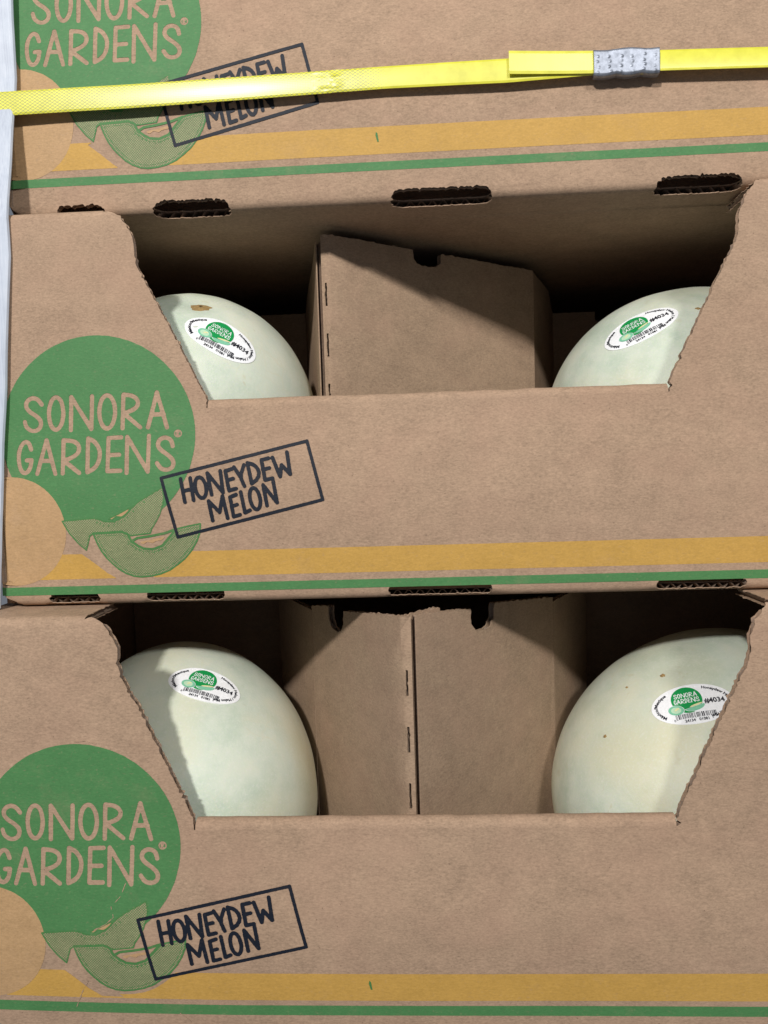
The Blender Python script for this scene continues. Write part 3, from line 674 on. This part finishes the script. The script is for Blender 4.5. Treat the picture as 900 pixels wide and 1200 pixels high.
def make_melon_obj(label, loc, axis, a, c, spin, st_dir, st_rot, seed):
    me_v = []; me_f = []; nu, nv = 112, 72
    for j in range(nv+1):
        th = pi*j/nv
        for i in range(nu):
            ph = 2*pi*i/nu; d = Vector((sin(th)*cos(ph), sin(th)*sin(ph), cos(th))); me_v.append(tuple(d*surf(d, a, c, seed)))
    me_f = [(j*nu+i, (j+1)*nu+i, (j+1)*nu+(i+1) % nu, j*nu+(i+1) % nu) for j in range(nv) for i in range(nu)]
    root = thing('honeydew_melon', label, 'melon', loc, 'honeydew melons in the boxes')
    q = Vector(axis).normalized().to_track_quat('Z', 'Y') @ Matrix.Rotation(spin, 3, 'Z').to_quaternion()
    root.rotation_mode = 'QUATERNION'; root.rotation_quaternion = q
    bm = bmesh.new(); vs = [bm.verts.new(p) for p in me_v]
    for f in me_f:
        if len(set(f)) == 4: bm.faces.new([vs[i] for i in f])
    bmesh.ops.remove_doubles(bm, verts=bm.verts, dist=1e-6); bmesh.ops.recalc_face_normals(bm, faces=bm.faces)
    me = bpy.data.meshes.new('rind'); bm.to_mesh(me); bm.free(); me.materials.append(M_M)
    me.polygons.foreach_set('use_smooth', [True]*len(me.polygons))
    o = bpy.data.objects.new('rind', me); COL.objects.link(o); o.parent = root
    qi = q.inverted(); n0 = (qi @ Vector(st_dir)).normalized()
    P0 = n0*surf(n0, a, c, seed)
    # surface normal of the ellipsoid, tangent frame turned by st_rot
    nn = Vector((P0.x/a**2, P0.y/a**2, P0.z/c**2)).normalized()
    nw = q @ nn; h = Vector((cos(st_rot), 0, sin(st_rot))); t1 = (h-nw*h.dot(nw)).normalized(); t2 = nw.cross(t1)
    if t2.z < 0: t2 = -t2
    t1, t2 = qi @ t1, qi @ t2
    def wrap(u, v, lift):
        d = (P0+t1*u+t2*v).normalized(); return tuple(d*(surf(d, a, c, seed)+lift))
    v, f = ST_BASE; n = len(v)
    cnt = {}
    for fc in f:
        for e in zip(fc, fc[1:]+fc[:1]): cnt[e] = 1
    sk = [(b_, a_, a_+n, b_+n) for a_, b_ in cnt if (b_, a_) not in cnt]
    st = link('sticker', [wrap(x, y, .00030) for x, y in v]+[wrap(x, y, -.0001) for x, y in v], list(f)+sk, M_ST, o)
    for nm, VF, lift, m in (('sticker_disc', ST_GREEN, .00035, M_SG), ('sticker_slices', ST_MINT, .00037, M_SM), ('sticker_slices', ST_PALE, .00036, M_SL),
                            ('sticker_slices', ST_CREAM, .00040, M_SY), ('sticker_lettering', ST_TEXT, .00037, M_SB), ('barcode', ST_BARS, .00037, M_SB)):
        ch = link(nm, [wrap(x, y, lift) for x, y in VF[0]], VF[1], m, o)
        ch.parent = st
    st.parent = root
    def spot(name, dw, rx, ry, hgt, m, wob, lobes=0, sd=0):
        dl = (qi @ Vector(dw)).normalized(); C0 = dl*surf(dl, a, c, seed); e1 = dl.orthogonal().normalized(); e2 = dl.cross(e1)
        vv = []; ff = []; rings = 6; na = 30
        for j in range(rings+1):
            for i in range(na):
                ph = 2*pi*i/na; k = j/rings
                rr = k*(1+wob*noise.noise((cos(ph)*1.8+sd, sin(ph)*1.8, sd))+lobes*max(0, cos(5*ph+sd))**3*k)
                d = (C0+e1*rx*rr*cos(ph)+e2*ry*rr*sin(ph)).normalized()
                hh = hgt*(1-k*k)*(1+.9*noise.noise((d.x*500, d.y*500, d.z*500)))-.00012*(k > .95)+.00008
                vv.append(tuple(d*(surf(d, a, c, seed)+hh)))
        ff = [(j*na+i, (j+1)*na+i, (j+1)*na+(i+1) % na, j*na+(i+1) % na) for j in range(rings) for i in range(na)]
        return link(name, vv, ff, m, root, True)
    return root, spot
r_, sp = make_melon_obj('pale honeydew melon in the lowest box, behind its left shoulder panel', (-.1571, .0605, -.1262), (-.348, .532, .772), .0772, .0920, .4, (.247, -.351, .903), radians(-13), 3.1)
r_, sp = make_melon_obj('largest honeydew melon with brown specks, right side of the lowest box', (.1633, .0688, -.1251), (.846, .396, .358), .0840, .1012, 1.9, (-.326, -.629, .706), radians(0), 5.7)
for k, (dv, s) in enumerate((((-.43, -.371, .823), .0016), ((-.79, -.448, .418), .0011), ((-.64, -.293, .71), .0008))):
    sp('rind_scab', dv, s, s*.8, .0005, M_CORK, .5, 0, k)
r_, sp = make_melon_obj('honeydew melon with a brown stem scar in the middle box', (-.1532, .0947, .0925), (.15, -.51, .85), .0788, .0914, 2.2, (.388, -.71, .587), radians(-22), 8.3)
sp('stem_scar', (.214, -.538, .815), .0062, .0050, .0008, M_CORK, .38, .0, 1); sp('stem_hole', (.214, -.538, .815), .0021, .0018, .0011, M_DK, .6, 0, 4)
r_, sp = make_melon_obj('honeydew melon with a strongly tilted sticker, right side of the middle box', (.1709, .1024, .0891), (.863, .492, -.117), .0849, .1024, 3.3, (-.554, -.613, .563), radians(14), 11.9)
sp('rind_scab', (-.239, -.684, .689), .0016, .0011, .0005, M_CORK, .5, 0, 2)

# ---------------------------------------------------------------- corner post
def post_y(z): return min(.0132, -.0016+.2*(z-.205)) if z > .205 else -.0016-.003*(.205-z)/.205
def post_x(z): return float(np.interp(z, (0, .05, .185, .264, .33), (-.2360, -.2320, -.2206, -.2201, -.2185)))
root = thing('corner_post', 'pale blue edge board standing upright at the left edge of the stack', 'edge protector', (-.25, 0, -.0008))
prof = [(0, 0), (.0004, -.0009), (.0012, -.0012), (-.0435, -.0012)]
ring = [(0, .0011), (.0002, .0002), (-.0004, -.0008), (-.0014, -.0012)]+[(-.0420, -.0012), (-.0436, -.0008), (-.0448, .0003), (-.0452, .0018), (-.0452, .0450), (-.0428, .0450), (-.0428, .0026), (-.0418, .0013)]
v = []; zs = np.linspace(-.0006, .46, 48)
for z in zs:
    for (x, y) in ring:
        wob = .0005*noise.noise((z*30, x*50, 2))
        v.append((post_x(z)+x+wob+.25, post_y(z)+y+wob, z+.0008))
n = len(ring); f = [(i*n+j, i*n+(j+1) % n, (i+1)*n+(j+1) % n, (i+1)*n+j) for i in range(len(zs)-1) for j in range(n)]
f += [tuple(range(n))[::-1], tuple((len(zs)-1)*n+j for j in range(n))]
link('edge_board', v, f, M_PO, root)

# ---------------------------------------------------------------- strap
SY = .0095
sx = lambda x: (x+.0086)*1.0285-.0086
path = [(-.2270, .2750, .2626), (-.1573, .2752, .2630), (-.0888, .2759, .2642), (-.0214, .2770, .2658), (.0427, .2773, .2653), (.0863, .2779, .2668), (.1200, .2777, .2667), (.1743, .2763, .2654), (.310, .2735, .2626)]
PX = [p[0] for p in path]; PT = [p[1] for p in path]; PB = [p[2] for p in path]
def sw(x): return float(np.interp(x, PX, PT)), float(np.interp(x, PX, PB))
root = thing('packing_strap', 'bright yellow plastic packing strap with metal seal stretched over the top box', 'packing strap', (0, SY, .265))
def ribbon(name, xs, fy, fz, m, th=.0009, nz=9, fray=None):
    v = []; f = []; 
    for x in xs:
        zt, zb_ = fz(x)
        for k in range(nz):
            t = k/(nz-1); e = .00025*(1 if k in (0, nz-1) else 0)
            v.append((x, fy(x, t)+e-SY, zb_+(zt-zb_)*t-.265))
        for k in range(nz):
            t = 1-k/(nz-1); v.append((x, fy(x, t)+th-(.00025 if k in (0, nz-1) else 0)-SY, zb_+(zt-zb_)*t-.265))
    n = 2*nz; f = [(i*n+j, (i+1)*n+j, (i+1)*n+(j+1) % n, i*n+(j+1) % n) for i in range(len(xs)-1) for j in range(n)]
    f += [tuple(range(n)), tuple((len(xs)-1)*n+j for j in range(n))[::-1]]
    o = link(name, v, f, m, root, False); return o
def fy(x, t):
    y = SY+.0017*(t-.5)*min(1, max(0, (x-.09)/.03))+.0005*noise.noise((x*11, 0, 1))+.0003*(4*t*(1-t))*-1
    if -.060 < x < -.040: y += .0006*max(0, noise.noise((x*120, t*9, 4)))*-1.5*max(0, 1-abs(x+.050)/.010)
    return y
xs = np.concatenate([np.linspace(-.264, -.062, 50), np.linspace(-.061, -.039, 34), np.linspace(-.037, .325, 80)])
def fz(x):
    a, b = sw(x); e = .0006*max(0, 1-abs(x+.050)/.009)*max(0, noise.noise((x*700, 2, 0))); return a+e, b-e*.3
ribbon('strap_band', xs, fy, fz, M_SP, nz=13)
x0, x1 = sx(.0415), sx(.084)
def fz2(x):
    a, b = sw(x); t = (x1-x)/(x1-x0); return a+.0022*t+.0003, b+.0028*t+.0002
ribbon('strap_tail', np.linspace(x0, sx(.113), 40), lambda x, t: SY-.0012-.0016*max(0, (x1-x)/(x1-x0))**1.5, fz2, M_SP)
# crimped seal wrapped round the two bands
xa, xb = sx(.0835), sx(.1157); nx, nz = 110, 40; v = []; f = []
dim = []
rnd = random.Random(3)
for i in range(6):
    for j in range(4):
        dim.append((xa+.0025+i*(xb-xa-.005)/5+rnd.uniform(-.0007, .0007), (.0016, .0040, .0066, .0090)[j]+rnd.uniform(-.0004, .0004), rnd.uniform(.4, 1)))
for i in range(nx+1):
    x = xa+(xb-xa)*i/nx; a, b = sw(x); a += .0006; k = abs(sin(2.6*pi*(x-xa)/(xb-xa)+.3))
    b -= .0012+.0008*k; a -= .0004*sin(9*(x-xa)/(xb-xa))
    for j in range(nz+1):
        t = j/nz; z = b+(a-b)*t; h = 0
        for (dx_, dz_, s_) in dim:
            h += s_*math.exp(-(((x-dx_)/.00055)**2+((z-b-dz_)/.00050)**2))
        ed = min(1, min(t, 1-t)/.10); y = SY-.0012-.0013*ed**.5-.00050*h+.00012*sin(5.2*pi*(x-xa)/(xb-xa))*ed+.00015*noise.noise((x*300, z*300, 1))
        v.append((x, y-SY, z-.265))
n1 = nz+1; f = [(i*n1+j, (i+1)*n1+j, (i+1)*n1+j+1, i*n1+j+1) for i in range(nx) for j in range(nz)]
nf = len(v)
v += [(x, SY+.0022-SY, z) for (x, y, z) in v[:nf]]
f += [(nf+i*n1+j, nf+i*n1+j+1, nf+(i+1)*n1+j+1, nf+(i+1)*n1+j) for i in range(nx) for j in range(nz)]
for i in range(nx):
    f += [(i*n1, nf+i*n1, nf+(i+1)*n1, (i+1)*n1), (i*n1+nz, (i+1)*n1+nz, nf+(i+1)*n1+nz, nf+i*n1+nz)]
for j in range(nz):
    f += [(j, j+1, nf+j+1, nf+j), (nx*n1+j, nf+nx*n1+j, nf+nx*n1+j+1, nx*n1+j+1)]
link('strap_seal', v, f, M_ME, root, True)
